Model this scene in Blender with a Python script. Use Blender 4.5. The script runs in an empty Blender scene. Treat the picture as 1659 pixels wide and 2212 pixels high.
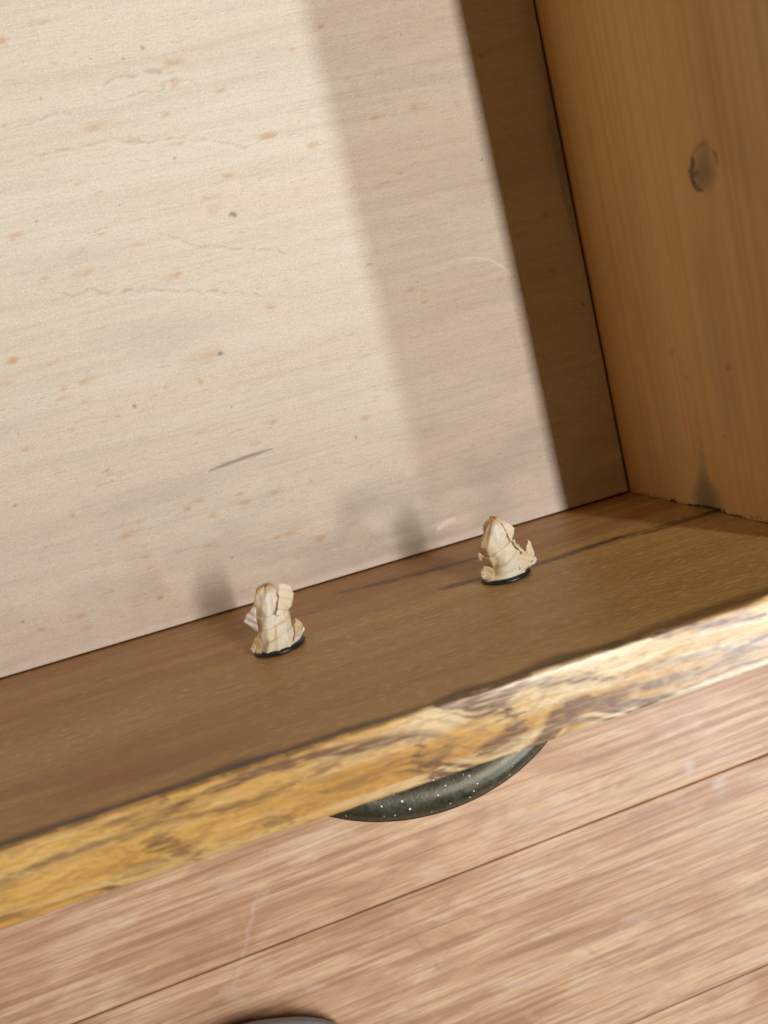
import bpy, math, random
import numpy as np
from mathutils import Vector, Matrix

random.seed(3)
rng = np.random.RandomState(7)
S = bpy.context.scene
COL = S.collection

# ------------------------------------------------------------------ camera
cam_data = bpy.data.cameras.new('camera')
cam = bpy.data.objects.new('camera', cam_data)
COL.objects.link(cam)
cam.location = (-0.16624, 0.0875, 0.33309)
cam.rotation_euler = (-0.14491, -0.1872, -0.25269)
cam_data.sensor_fit = 'VERTICAL'
cam_data.sensor_height = 24.0
cam_data.lens = 1650.1 / 2212 * 24.0
cam_data.clip_start = 0.01
cam_data.clip_end = 30
cam_data.dof.use_dof = True
cam_data.dof.focus_distance = 0.315
cam_data.dof.aperture_fstop = 9.5
S.camera = cam

# ------------------------------------------------------------------ world, lamps, exposure
w = bpy.data.worlds.new('World')
S.world = w
w.use_nodes = True
bg = w.node_tree.nodes['Background']
bg.inputs[0].default_value = (1.0, 0.60, 0.28, 1)
bg.inputs[1].default_value = 0.06


def lamp(name, direction, dist, size_x, size_y, power, color, axis=(0, 1, 0), target=(0.0, 0.05, 0.15)):
    """rectangular lamp whose long side runs along `axis`"""
    d = Vector(direction).normalized()
    a = Vector(axis)
    yv = (a - d * a.dot(d)).normalized()
    xv = yv.cross(d)
    L = bpy.data.lights.new(name, 'AREA')
    L.shape = 'RECTANGLE'
    L.size, L.size_y = size_x, size_y
    L.energy = power
    L.color = color
    o = bpy.data.objects.new(name, L)
    COL.objects.link(o)
    m = Matrix((xv, yv, d)).transposed().to_4x4()
    m.translation = Vector(target) + d * dist
    o.matrix_world = m
    return o


lamp('ceiling_lamp', (0.236, 0.20, 1.0), 1.25, 0.048, 0.75, 15.0, (1.0, 0.92, 0.87))
lamp('window_light', (0.655, -0.52, 1.0), 1.8, 0.07, 1.5, 25.0, (0.90, 0.96, 1.0))

S.view_settings.view_transform = 'Standard'
S.view_settings.look = 'None'
S.view_settings.exposure = 0.0
S.view_settings.gamma = 1.0
S.cycles.max_bounces = 8
S.cycles.diffuse_bounces = 5

H = 0.1517      # height of the drawer front above the drawer bottom
T = 0.020       # thickness of the drawer front
HS = 0.150      # height of the side
FZ = -0.0951    # floor


# ------------------------------------------------------------------ numpy helpers
def vnoise(X, Y, fx, fy, seed, octaves=3):
    out = np.zeros(np.broadcast(X, Y).shape)
    amp, tot = 1.0, 0.0
    for o in range(octaves):
        r = np.random.RandomState(seed * 31 + o)
        N = 256
        lat = r.rand(N, N)
        x = X * fx + 1000.3
        y = Y * fy + 1000.7
        xi = np.floor(x).astype(int)
        yi = np.floor(y).astype(int)
        u = x - xi
        v = y - yi
        u = u * u * (3 - 2 * u)
        v = v * v * (3 - 2 * v)
        a = lat[xi % N, yi % N]
        b = lat[(xi + 1) % N, yi % N]
        c = lat[xi % N, (yi + 1) % N]
        d = lat[(xi + 1) % N, (yi + 1) % N]
        out += amp * ((a * (1 - u) + b * u) * (1 - v) + (c * (1 - u) + d * u) * v)
        tot += amp
        amp *= 0.5
        fx *= 2
        fy *= 2
    return out / tot


def sstep(e0, e1, x):
    t = np.clip((x - e0) / (e1 - e0), 0, 1)
    return t * t * (3 - 2 * t)


def stroke(A, X, Y, pts, width, strength=1.0, soft=0.5, taper=True):
    """paint a polyline of half-width `width` into A (all mm)"""
    pts = np.array(pts, float)
    best = np.full(X.shape, 1e9)
    seglen = np.linalg.norm(np.diff(pts, axis=0), axis=1)
    tot = seglen.sum()
    acc = 0
    for i in range(len(pts) - 1):
        a, b = pts[i], pts[i + 1]
        d = b - a
        L2 = d @ d + 1e-9
        t = np.clip(((X - a[0]) * d[0] + (Y - a[1]) * d[1]) / L2, 0, 1)
        dist = np.hypot(X - a[0] - t * d[0], Y - a[1] - t * d[1])
        s = (acc + t * seglen[i]) / tot
        wd = width * (np.clip(2.2 * np.sqrt(np.clip(s * (1 - s), 0, 1)), 0.15, 1) if taper else 1.0)
        best = np.minimum(best, dist / wd)
        acc += seglen[i]
    v = (1 - sstep(1 - soft, 1 + soft * 0.6, best)) * strength
    np.maximum(A, v, out=A)


def blob(A, X, Y, cx, cy, rx, ry, strength=1.0, soft=0.7, ang=0.0):
    c, s = math.cos(ang), math.sin(ang)
    x = (X - cx) * c + (Y - cy) * s
    y = -(X - cx) * s + (Y - cy) * c
    r = np.sqrt((x / rx) ** 2 + (y / ry) ** 2)
    v = (1 - sstep(1 - soft, 1 + soft * 0.5, r)) * strength
    np.maximum(A, v, out=A)


def grid_mesh(name, P, mats, face_mat=None, attrs=None, extra=None, smooth=True):
    """P: (n, m, 3) array of points -> a sheet; extra = (verts, faces, mat index) appended"""
    n, m, _ = P.shape
    verts = P.reshape(-1, 3)
    idx = np.arange(n * m).reshape(n, m)
    q = np.stack([idx[:-1, :-1], idx[1:, :-1], idx[1:, 1:], idx[:-1, 1:]], -1).reshape(-1, 4)
    nf = len(q)
    mi = np.zeros(nf, int) if face_mat is None else face_mat.reshape(-1)
    nv = len(verts)
    if extra is not None:
        ev, ef, em = extra
        verts = np.vstack([verts, np.array(ev, float)])
        q = np.vstack([q, np.array(ef, int) + nv])
        mi = np.concatenate([mi, np.full(len(ef), em)])
    me = bpy.data.meshes.new(name)
    me.vertices.add(len(verts))
    me.vertices.foreach_set('co', verts.reshape(-1).astype(np.float32))
    me.loops.add(len(q) * 4)
    me.loops.foreach_set('vertex_index', q.reshape(-1).astype(np.int32))
    me.polygons.add(len(q))
    me.polygons.foreach_set('loop_start', (np.arange(len(q)) * 4).astype(np.int32))
    me.polygons.foreach_set('material_index', mi.astype(np.int32))
    sm = np.zeros(len(q), bool)
    sm[:nf] = smooth
    me.polygons.foreach_set('use_smooth', sm)
    for m_ in mats:
        me.materials.append(m_)
    for k, v in (attrs or {}).items():
        full = np.zeros(len(verts), np.float32)
        full[:nv] = v.reshape(-1)
        at = me.attributes.new(k, 'FLOAT', 'POINT')
        at.data.foreach_set('value', full)
    me.update(calc_edges=True)
    me.validate()
    return me


def link(name, me, parent=None, **props):
    o = bpy.data.objects.new(name, me)
    COL.objects.link(o)
    if parent is not None:
        o.parent = parent
    for k, v in props.items():
        o[k] = v
    return o


def box_data(x0, x1, y0, y1, z0, z1):
    v = [(x0, y0, z0), (x1, y0, z0), (x1, y1, z0), (x0, y1, z0), (x0, y0, z1), (x1, y0, z1), (x1, y1, z1), (x0, y1, z1)]
    f = [(0, 3, 2, 1), (4, 5, 6, 7), (0, 1, 5, 4), (1, 2, 6, 5), (2, 3, 7, 6), (3, 0, 4, 7)]
    return v, f


def mesh_py(name, v, f, mat, smooth=False):
    me = bpy.data.meshes.new(name)
    me.from_pydata([tuple(map(float, p)) for p in v], [], f)
    me.materials.append(mat)
    me.polygons.foreach_set('use_smooth', [smooth] * len(me.polygons))
    me.update()
    return me


# ------------------------------------------------------------------ node helpers
class NT:
    def __init__(self, name):
        self.m = bpy.data.materials.new(name)
        self.m.use_nodes = True
        self.t = self.m.node_tree
        self.b = self.t.nodes['Principled BSDF']
        self.tc = self.t.nodes.new('ShaderNodeTexCoord')

    def n(self, typ, **kw):
        nd = self.t.nodes.new(typ)
        for k, v in kw.items():
            setattr(nd, k, v)
        return nd

    def put(self, sock, v):
        if isinstance(v, bpy.types.NodeSocket):
            self.t.links.new(v, sock)
        else:
            sock.default_value = v

    def vec(self, scale=(1, 1, 1), loc=(0, 0, 0), rot=(0, 0, 0), src=None):
        mp = self.n('ShaderNodeMapping')
        self.t.links.new(src or self.tc.outputs['Object'], mp.inputs[0])
        mp.inputs['Scale'].default_value = scale
        mp.inputs['Location'].default_value = loc
        mp.inputs['Rotation'].default_value = rot
        return mp.outputs[0]

    def noise(self, vec, scale=1.0, detail=4, rough=0.55, dist=0.0):
        nd = self.n('ShaderNodeTexNoise')
        self.t.links.new(vec, nd.inputs['Vector'])
        nd.inputs['Scale'].default_value = scale
        nd.inputs['Detail'].default_value = detail
        nd.inputs['Roughness'].default_value = rough
        nd.inputs['Distortion'].default_value = dist
        return nd.outputs['Fac']

    def attr(self, name):
        nd = self.n('ShaderNodeAttribute')
        nd.attribute_name = name
        return nd.outputs['Fac']

    def rng(self, v, a, b, c=0.0, d=1.0, smooth=False):
        nd = self.n('ShaderNodeMapRange')
        if smooth:
            nd.interpolation_type = 'SMOOTHSTEP'
        self.put(nd.inputs['Value'], v)
        for i, x in zip(('From Min', 'From Max', 'To Min', 'To Max'), (a, b, c, d)):
            nd.inputs[i].default_value = x
        return nd.outputs[0]

    def math(self, op, a, b=0.0, clamp=False):
        nd = self.n('ShaderNodeMath', operation=op)
        nd.use_clamp = clamp
        self.put(nd.inputs[0], a)
        self.put(nd.inputs[1], b)
        return nd.outputs[0]

    def mix(self, fac, a, b, blend='MIX'):
        nd = self.n('ShaderNodeMix', data_type='RGBA', blend_type=blend)
        self.put(nd.inputs[0], fac)
        for s, v in ((nd.inputs[6], a), (nd.inputs[7], b)):
            if isinstance(v, tuple):
                s.default_value = (*v, 1)
            else:
                self.t.links.new(v, s)
        return nd.outputs[2]

    def bump(self, height, strength, dist=0.001, normal=None):
        nd = self.n('ShaderNodeBump')
        nd.inputs['Strength'].default_value = strength
        nd.inputs['Distance'].default_value = dist
        self.t.links.new(height, nd.inputs['Height'])
        if normal:
            self.t.links.new(normal, nd.inputs['Normal'])
        return nd.outputs[0]

    def out(self, color=None, rough=None, normal=None, **kw):
        if color is not None:
            if isinstance(color, tuple):
                self.b.inputs['Base Color'].default_value = (*color, 1)
            else:
                self.t.links.new(color, self.b.inputs['Base Color'])
        if rough is not None:
            self.put(self.b.inputs['Roughness'], rough)
        if normal is not None:
            self.t.links.new(normal, self.b.inputs['Normal'])
        for k, v in kw.items():
            self.put(self.b.inputs[k], v)
        return self.m


# ------------------------------------------------------------------ materials
def mat_bottom():
    n = NT('pale_plywood')
    band = n.noise(n.vec((4, 42, 1)), 1, 3, 0.5, 0.6)
    band2 = n.noise(n.vec((9, 130, 1), (3, 1, 0)), 1, 5, 0.6, 0.4)
    fib = n.noise(n.vec((170, 1300, 1)), 1, 3, 0.6)
    fuzz = n.noise(n.vec((1, 1.6, 1)), 950, 4, 0.75)
    c = n.mix(n.rng(band, 0.35, 0.68), (0.77, 0.705, 0.575), (0.75, 0.65, 0.515))
    c = n.mix(n.rng(band2, 0.48, 0.72, 0, 0.45), c, (0.55, 0.47, 0.37))
    c = n.mix(n.rng(band2, 0.44, 0.28, 0, 0.35), c, (0.78, 0.70, 0.57))
    c = n.mix(n.rng(fib, 0.50, 0.75, 0, 0.45), c, (0.46, 0.40, 0.32))
    c = n.mix(n.rng(fuzz, 0.35, 0.66, 0, 0.35), c, (0.50, 0.45, 0.38))
    c = n.mix(n.rng(fuzz, 0.5, 0.35, 0, 0.4), c, (0.86, 0.82, 0.74))
    lng = n.noise(n.vec((10, 430, 1), (4, 7, 0)), 1, 4, 0.6, 0.3)
    c = n.mix(n.rng(lng, 0.52, 0.72, 0, 0.38), c, (0.56, 0.47, 0.37))
    # short dark pores lying along the grain
    pore = n.noise(n.vec((260, 1100, 1), (7, 3, 0)), 1, 2, 0.5)
    zone = n.rng(n.noise(n.vec((14, 45, 1), (9, 2, 0)), 1, 3), 0.5, 0.72)
    c = n.mix(n.math('MULTIPLY', n.rng(pore, 0.66, 0.75, 0, 0.75), zone), c, (0.30, 0.22, 0.16))
    c = n.mix(n.attr('grey'), c, (0.30, 0.29, 0.26))
    c = n.mix(n.attr('fleck'), c, (0.52, 0.30, 0.13))
    c = n.mix(n.attr('crack'), c, (0.33, 0.25, 0.17))
    c = n.mix(n.attr('dark'), c, (0.07, 0.07, 0.08))
    c = n.mix(n.attr('light'), c, (0.90, 0.86, 0.80))
    b1 = n.bump(fuzz, 0.55, 0.0005)
    b2 = n.bump(n.math('SUBTRACT', fib, n.attr('crack')), 0.28, 0.0003, b1)
    return n.out(c, 0.72, b2, **{'Specular IOR Level': 0.25})


def mat_front_inner():
    n = NT('brown_stained_wood')
    band = n.noise(n.vec((6, 1, 55)), 1, 4, 0.55, 0.8)
    fib = n.noise(n.vec((60, 30, 900)), 1, 4, 0.6)
    sheen_fleck = n.noise(n.vec((260, 50, 900), (3, 1, 0)), 1, 2, 0.5)
    c = n.mix(n.rng(band, 0.35, 0.68), (0.51, 0.325, 0.115), (0.38, 0.225, 0.067))
    c = n.mix(n.rng(fib, 0.42, 0.72, 0, 0.5), c, (0.26, 0.135, 0.05))
    c = n.mix(n.rng(sheen_fleck, 0.54, 0.68, 0, 0.6), c, (0.66, 0.46, 0.26))  # pale flecks that also paint in the pebbly sheen
    c = n.mix(n.attr('red'), c, (0.33, 0.145, 0.055))
    c = n.mix(n.math('MULTIPLY', n.attr('grime'), n.rng(fib, 0.3, 0.62, 1.0, 0.62)), c, (0.035, 0.022, 0.013))
    b1 = n.bump(fib, 0.5, 0.0004)
    b2 = n.bump(sheen_fleck, 0.6, 0.0008, b1)
    return n.out(c, n.rng(fib, 0.3, 0.8, 0.36, 0.55), b2, **{'Specular IOR Level': 0.45})


def mat_oak_top():
    n = NT('golden_oak_varnish')
    big = n.noise(n.vec((7, 110, 60)), 1, 5, 0.6, 1.0)
    fib = n.noise(n.vec((110, 900, 900)), 1, 4, 0.65)
    c = n.mix(n.rng(big, 0.36, 0.66), (0.66, 0.42, 0.125), (0.50, 0.265, 0.06))
    c = n.mix(n.rng(fib, 0.47, 0.78, 0, 0.4), c, (0.34, 0.18, 0.055))
    c = n.mix(n.rng(fib, 0.42, 0.22, 0, 0.5), c, (0.78, 0.58, 0.27))
    c = n.mix(n.attr('pale'), c, (0.85, 0.76, 0.54))
    c = n.mix(n.attr('late'), c, (0.15, 0.075, 0.035))
    c = n.mix(n.attr('grime'), c, (0.06, 0.035, 0.02))
    b = n.bump(fib, 0.5, 0.0004)
    return n.out(c, n.rng(fib, 0.3, 0.8, 0.30, 0.46), b, **{'Specular IOR Level': 0.5, 'Coat Weight': 0.55, 'Coat Roughness': 0.30})


def mat_oak_plain():
    n = NT('golden_oak_face')
    big = n.noise(n.vec((8, 60, 60)), 1, 5, 0.6, 1.2)
    c = n.mix(n.rng(big, 0.36, 0.66), (0.60, 0.37, 0.11), (0.34, 0.17, 0.04))
    return n.out(c, 0.4)


def mat_side():
    n = NT('aged_pine')
    band = n.noise(n.vec((1, 2.5, 32)), 1, 3, 0.5, 0.7)
    line = n.noise(n.vec((5, 5, 330), (1, 0, 3)), 1, 3, 0.55, 0.15)
    fuzz = n.noise(n.vec((30, 120, 1500)), 1, 3, 0.6)
    c = n.mix(n.rng(band, 0.34, 0.66), (0.70, 0.465, 0.205), (0.66, 0.40, 0.145))
    c = n.mix(n.rng(line, 0.45, 0.68, 0, 0.24), c, (0.36, 0.18, 0.06))
    c = n.mix(n.rng(fuzz, 0.5, 0.75, 0, 0.12), c, (0.75, 0.50, 0.26))
    c = n.mix(n.attr('knot'), c, (0.05, 0.035, 0.025))
    c = n.mix(n.attr('brown'), c, (0.30, 0.15, 0.06))
    c = n.mix(n.attr('grey'), c, (0.16, 0.15, 0.11))
    b = n.bump(line, 0.2, 0.0003)
    return n.out(c, 0.55, b, **{'Specular IOR Level': 0.3})


def mat_dark_wood():
    n = NT('rough_end_grain')
    f = n.noise(n.vec((900, 900, 900)), 1, 3)
    return n.out(n.mix(f, (0.10, 0.055, 0.02), (0.30, 0.19, 0.09)), 0.9)


def mat_tape():
    n = NT('masking_tape')
    cre = n.noise(n.vec((1, 1, 1)), 1500, 3, 0.6)
    patch = n.noise(n.vec((1, 1, 1), (2, 5, 1)), 160, 4, 0.6)
    c = n.mix(n.rng(patch, 0.42, 0.66), (0.90, 0.83, 0.60), (0.87, 0.75, 0.46))
    c = n.mix(n.attr('brown_shade'), c, (0.55, 0.33, 0.11))  # brown of the tip, and shade painted into the tape colour
    c = n.mix(n.attr('pale'), c, (0.88, 0.86, 0.80))
    b = n.bump(cre, 0.25, 0.0003)
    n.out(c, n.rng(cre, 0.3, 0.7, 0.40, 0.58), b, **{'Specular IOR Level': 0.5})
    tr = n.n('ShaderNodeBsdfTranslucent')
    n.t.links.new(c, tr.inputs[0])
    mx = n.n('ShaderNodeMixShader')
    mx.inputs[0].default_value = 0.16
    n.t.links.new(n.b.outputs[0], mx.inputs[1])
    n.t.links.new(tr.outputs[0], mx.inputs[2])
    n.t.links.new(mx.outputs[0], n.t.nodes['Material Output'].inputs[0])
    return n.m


def mat_washer():
    n = NT('blackened_steel')
    f = n.noise(n.vec((1, 1, 1)), 900, 4, 0.6)
    b = n.bump(f, 0.5, 0.0004)
    return n.out(n.mix(f, (0.02, 0.022, 0.026), (0.07, 0.075, 0.085)), 0.28, b, Metallic=0.6)


def mat_handle():
    n = NT('antique_bronze')
    f = n.noise(n.vec((1, 1, 1)), 260, 5, 0.65)
    g = n.noise(n.vec((1, 1, 1), (4, 4, 4)), 900, 3, 0.6)
    c = n.mix(n.rng(f, 0.35, 0.65), (0.042, 0.039, 0.020), (0.095, 0.090, 0.058))
    c = n.mix(n.rng(g, 0.60, 0.72, 0, 0.6), c, (0.05, 0.045, 0.03))
    vo = n.n('ShaderNodeTexVoronoi')
    n.t.links.new(n.vec((1, 1, 1)), vo.inputs['Vector'])
    vo.inputs['Scale'].default_value = 560
    sep = n.n('ShaderNodeSeparateColor')
    n.t.links.new(vo.outputs['Color'], sep.inputs[0])
    size = n.rng(sep.outputs[0], 0.66, 1.0, 0.04, 0.24)
    dot = n.math('LESS_THAN', vo.outputs['Distance'], size)
    c = n.mix(dot, c, (0.85, 0.87, 0.86))
    met = n.math('MULTIPLY', n.math('SUBTRACT', 1.0, dot), 0.45)
    b = n.bump(g, 0.25, 0.0003)
    return n.out(c, n.rng(f, 0.3, 0.7, 0.32, 0.50), b, Metallic=met, **{'Specular IOR Level': 0.8})


def mat_plank():
    n = NT('plank_wood_print')
    geo = n.n('ShaderNodeObjectInfo')
    # per-plank offset so that the print never repeats from plank to plank
    off = n.n('ShaderNodeCombineXYZ')
    n.t.links.new(n.math('MULTIPLY', geo.outputs['Random'], 37.0), off.inputs[0])
    n.t.links.new(n.math('MULTIPLY', geo.outputs['Random'], 11.0), off.inputs[1])
    ad = n.n('ShaderNodeVectorMath', operation='ADD')
    n.t.links.new(n.tc.outputs['Object'], ad.inputs[0])
    n.t.links.new(off.outputs[0], ad.inputs[1])
    v = ad.outputs[0]
    broad = n.noise(n.vec((6, 24, 1), src=v), 1, 5, 0.6, 1.6)
    streak = n.noise(n.vec((8, 270, 1), src=v), 1, 3, 0.55, 0.5)
    fine = n.noise(n.vec((38, 620, 1), src=v), 1, 4, 0.7, 0.3)
    patch = n.noise(n.vec((22, 40, 1), (5, 5, 0), src=v), 1, 4, 0.6, 0.5)
    c = n.mix(n.rng(broad, 0.42, 0.58), (0.71, 0.48, 0.295), (0.54, 0.315, 0.185))
    c = n.mix(n.rng(streak, 0.48, 0.62, 0, 0.62), c, (0.33, 0.165, 0.095))
    c = n.mix(n.rng(streak, 0.42, 0.25, 0, 0.6), c, (0.80, 0.61, 0.43))
    c = n.mix(n.rng(fine, 0.48, 0.66, 0, 0.7), c, (0.43, 0.24, 0.145))
    c = n.mix(n.rng(patch, 0.55, 0.75, 0, 0.45), c, (0.80, 0.66, 0.53))
    c = n.mix(n.attr('scratch'), c, (0.74, 0.66, 0.62))
    c = n.mix(n.attr('scuff'), c, (0.36, 0.25, 0.20))
    c = n.mix(n.attr('smear'), c, (0.66, 0.62, 0.60))
    b = n.bump(fine, 0.18, 0.0004)
    return n.out(c, n.rng(patch, 0.3, 0.7, 0.36, 0.48), b, **{'Specular IOR Level': 0.5})


def mat_simple(name, c, r, **kw):
    n = NT(name)
    f = n.noise(n.vec((1, 1, 1)), 400, 4, 0.6)
    d = tuple(x * 0.6 for x in c)
    return n.out(n.mix(f, d, c), r, n.bump(f, 0.2, 0.0004), **kw)


M_BOTTOM, M_FIN, M_OAKT, M_OAKF, M_SIDE, M_END = mat_bottom(), mat_front_inner(), mat_oak_top(), mat_oak_plain(), mat_side(), mat_dark_wood()
M_TAPE, M_WASH, M_HANDLE, M_PLANK = mat_tape(), mat_washer(), mat_handle(), mat_plank()
M_SUB = mat_simple('dark_joint', (0.06, 0.04, 0.03), 0.9)

# ------------------------------------------------------------------ floor
floor = link('floor', mesh_py('floor', [(-3, -3, FZ - 0.006), (3, -3, FZ - 0.006), (3, 3, FZ - 0.006), (-3, 3, FZ - 0.006)], [(0, 1, 2, 3)], M_SUB), kind='structure')
PHI = 0.02445
U = np.array([math.cos(PHI), math.sin(PHI)])      # along the planks
V = np.array([-math.sin(PHI), math.cos(PHI)])
PW = 0.15615                                        # plank pitch
O1 = -0.22949 * math.cos(PHI)                       # seam nearest to the drawer, measured along V
GAP = 0.0011
SCRATCH = [[(-223.6, -170.4), (-228.9, -181.8), (-236, -197), (-245.5, -215.3), (-268.4, -255.3)]]
SCUFF = [[(-159.2, -243.7), (-149.3, -272.0), (-142.0, -300.0)], [(-107.4, -256.1), (-77.8, -282.2), (-48.5, -316.1), (-9.1, -359.1)],
         [(103.7, -210.4), (108.0, -225.9)], [(-180, -196), (-165, -206)]]


def plank_mesh(L, W, dense, u0, v0):
    """plank lying on z 0 with softly bevelled long edges; (u0, v0) is its corner on the floor"""
    be = 0.0012
    if dense:
        us = np.unique(np.concatenate([np.linspace(0, L, 60), np.arange(max(0, -0.42 - u0), min(L, 0.16 - u0), 0.0012)]))
        vs = np.unique(np.round(np.concatenate([[0, 0.0004, be], np.arange(be, W - be, 0.0012), [W - be, W - 0.0004, W]]), 6))
    else:
        us = np.array([0, 0.0008, L - 0.0008, L])
        vs = np.array([0, 0.0004, be, W - be, W - 0.0004, W])
    X, Y = np.meshgrid(us, vs, indexing='ij')
    e = np.minimum(np.minimum(Y, W - Y), np.minimum(X, L - X) * 1.5)
    Z = -0.0009 * (1 - np.clip(e / be, 0, 1)) ** 2
    P = np.stack([X, Y, Z], -1)
    a = {k: np.zeros(X.shape) for k in ('scratch', 'scuff', 'smear')}
    if dense:
        gx = ((X + u0) * U[0] + (Y + v0) * V[0]) * 1000
        gy = ((X + u0) * U[1] + (Y + v0) * V[1]) * 1000
        wob = (vnoise(gx, gy, .15, .15, 5) - .5) * 5
        for s in SCRATCH:
            stroke(a['scratch'], gx + wob, gy, s, 1.0, 0.28, 0.9)
        for s in SCUFF:
            stroke(a['scuff'], gx + wob, gy, s, 0.8, 0.55, 0.8)
        blob(a['smear'], gx, gy, 50.5, -216, 4, 6.5, 0.45, 0.8, -0.3)
        blob(a['smear'], gx, gy, 69, -235, 6.5, 4, 0.45, 0.8, 0.2)
        for q in range(14):
            cx, cy = rng.uniform(-330, 110), rng.uniform(-380, -170)
            an = rng.uniform(-1.5, -0.4)
            l = rng.uniform(8, 40)
            stroke(a['scuff'], gx + wob, gy, [(cx, cy), (cx + l * math.cos(an), cy + l * math.sin(an))], 0.6, rng.uniform(.15, .42), 0.9)
        a['scuff'] *= np.clip(vnoise(gx, gy, .3, .3, 8) * 2 - .3, 0, 1)
        a['scratch'] *= np.clip(vnoise(gx, gy, .25, .25, 9) * 2 - .3, 0, 1)
    ev, ef = box_data(0, L, 0, W, -0.0050, -0.0010)
    return grid_mesh('plank', P, [M_PLANK], None, a, (ev, [f for i, f in enumerate(ef) if i != 1], 0))


PL = 1.22
cheap = plank_mesh(PL - GAP, PW - GAP, False, 0, 0)
for r in range(-9, 9):
    v0 = O1 - PW + r * PW
    stag = {0: -0.71, 1: -0.58, -1: -0.86}.get(r, rng.uniform(-1.1, -0.1))
    for c in (-1, 0, 1):
        u0 = stag + c * PL
        dense = r in (-1, 0, 1) and c == 0
        me = plank_mesh(PL - GAP, PW - GAP, True, u0, v0) if dense else cheap
        o = link('plank', me, floor)
        p = U * (u0 + GAP / 2) + V * (v0 + GAP / 2)
        o.location = (p[0], p[1], FZ)
        o.rotation_euler = (0, 0, PHI)

# ------------------------------------------------------------------ drawer
drawer = bpy.data.objects.new('drawer', None)
COL.objects.link(drawer)
drawer['label'] = 'old open wooden drawer with pale plywood bottom, brown sides and golden oak front edge'
drawer['category'] = 'drawer'

# --- bottom panel
FLECKS = [(-213.7, 239.0, 4.6, 1.7), (-150.9, 227.7, 2.0, 0.8), (-154.0, 220.4, 7, 2.2), (-155.4, 212.7, 4.6, 1.7), (-162.6, 202.4, 3.2, 1.2), (-190.4, 203.1, 7, 2.2), (-138.6, 206.8, 3.2, 1.2), (-159.7, 191.1, 3.2, 1.2), (-125.2, 187.2, 7, 2.2), (-107.7, 180.2, 4.6, 1.7), (-175.8, 187.5, 2.0, 0.8), (-144.8, 175.4, 4.6, 1.7), (-131.5, 171.8, 2.0, 0.8), (-203.7, 183.9, 2.0, 0.8), (-155.7, 169.0, 3.2, 1.2), (-155.3, 164.0, 3.2, 1.2), (-231.2, 170.4, 4.6, 1.7), (-200.0, 164.2, 3.2, 1.2), (-186.3, 157.2, 2.0, 0.8), (-226.2, 152.8, 3.2, 1.2), (-209.1, 151.0, 4.6, 1.7), (-176.0, 142.2, 4.6, 1.7), (-142.3, 121.4, 3.2, 1.2), (-96.9, 128.6, 3.2, 1.2), (-106.5, 216.5, 3.2, 1.2), (-93.1, 223.3, 3.2, 1.2), (-87.5, 202.5, 2.0, 0.8), (-79.9, 185.3, 3.2, 1.2), (-172.5, 108.6, 9, 3.0), (-247.5, 124.8, 4.6, 1.7), (-192.8, 108.4, 2.0, 0.8), (-222.4, 110.5, 3.2, 1.2), (-116.2, 88.4, 2.0, 0.8), (-223.5, 110.0, 4.6, 1.7), (-232.4, 109.4, 3.2, 1.2), (-234.1, 105.6, 3.2, 1.2), (-225.4, 102.4, 3.2, 1.2), (-178.7, 99.0, 3.2, 1.2), (-251.5, 116.7, 3.2, 1.2), (-193.0, 99.9, 2.0, 0.8), (-214.6, 93.3, 2.0, 0.8), (-154.2, 75.2, 3.2, 1.2), (-163.3, 68.2, 3.2, 1.2), (-254.0, 89.7, 3.2, 1.2), (-185.8, 78.3, 2.0, 0.8), (-114.7, 66.5, 4.6, 1.7), (-176.3, 49.0, 3.2, 1.2), (-162.1, 45.4, 3.2, 1.2), (-175.5, 44.8, 4.6, 1.7), (-190.1, 43.3, 4.6, 1.7), (-194.4, 50.7, 3.2, 1.2), (-199.9, 48.9, 3.2, 1.2), (-219.7, 48.7, 2.0, 0.8), (-244.9, 58.6, 2.0, 0.8), (-160.7, 26.3, 4.6, 1.7), (-166.4, 26.1, 3.2, 1.2), (-148.1, 20.4, 4.6, 1.7), (-195.8, 30.6, 3.2, 1.2), (-227.2, 44.8, 4.6, 1.7), (-258.8, 49.3, 2.0, 0.8), (-221.8, 33.8, 3.2, 1.2), (-222.0, 28.2, 2.0, 0.8), (-239.2, 23.4, 2.0, 0.8), (-255.4, 16.7, 4.6, 1.7), (-253.7, 11.2, 4.6, 1.7), (-272.0, 15.9, 3.2, 1.2), (-186.9, 7.0, 3.2, 1.2), (-222.0, 15.0, 3.2, 1.2), (-67.6, 214.3, 3.2, 1.2), (-62.1, 185.8, 4.6, 1.7), (-73.8, 162.1, 2.0, 0.8), (-29.4, 126.3, 3.2, 1.2), (-28.6, 201.0, 3.2, 1.2), (-81.2, 114.3, 3.2, 1.2), (-77.5, 107.9, 3.2, 1.2), (-16.6, 108.2, 3.2, 1.2), (-14.1, 132.1, 3.2, 1.2), (-22.6, 167.3, 2.0, 0.8), (-32.9, 103.6, 2.0, 0.8)]
DOTS = [(-163.8, 227.4, 1.0), (-147.4, 160.4, 1.7), (-163.6, 185.9, 0.7), (-172.3, 225.0, 0.6), (-184.4, 227.1, 0.5), (-206.5, 216.9, 0.7), (-222.0, 174.0, 0.6), (-190.0, 173.3, 0.5), (-167.8, 108.0, 1.3), (-207.6, 95.8, 0.9), (-169.6, 85.2, 0.6), (-226.0, 73.4, 0.8), (-121.3, 59.3, 0.7), (-145.3, 46.0, 0.6), (-264.7, 69.0, 0.6), (-254.5, 96.6, 0.5), (-187.1, 23.1, 0.7), (-277.3, 21.3, 0.8), (-38.3, 160.3, 0.7), (-5.7, 90.3, 1.1), (-84.3, 153.1, 0.6)]
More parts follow.
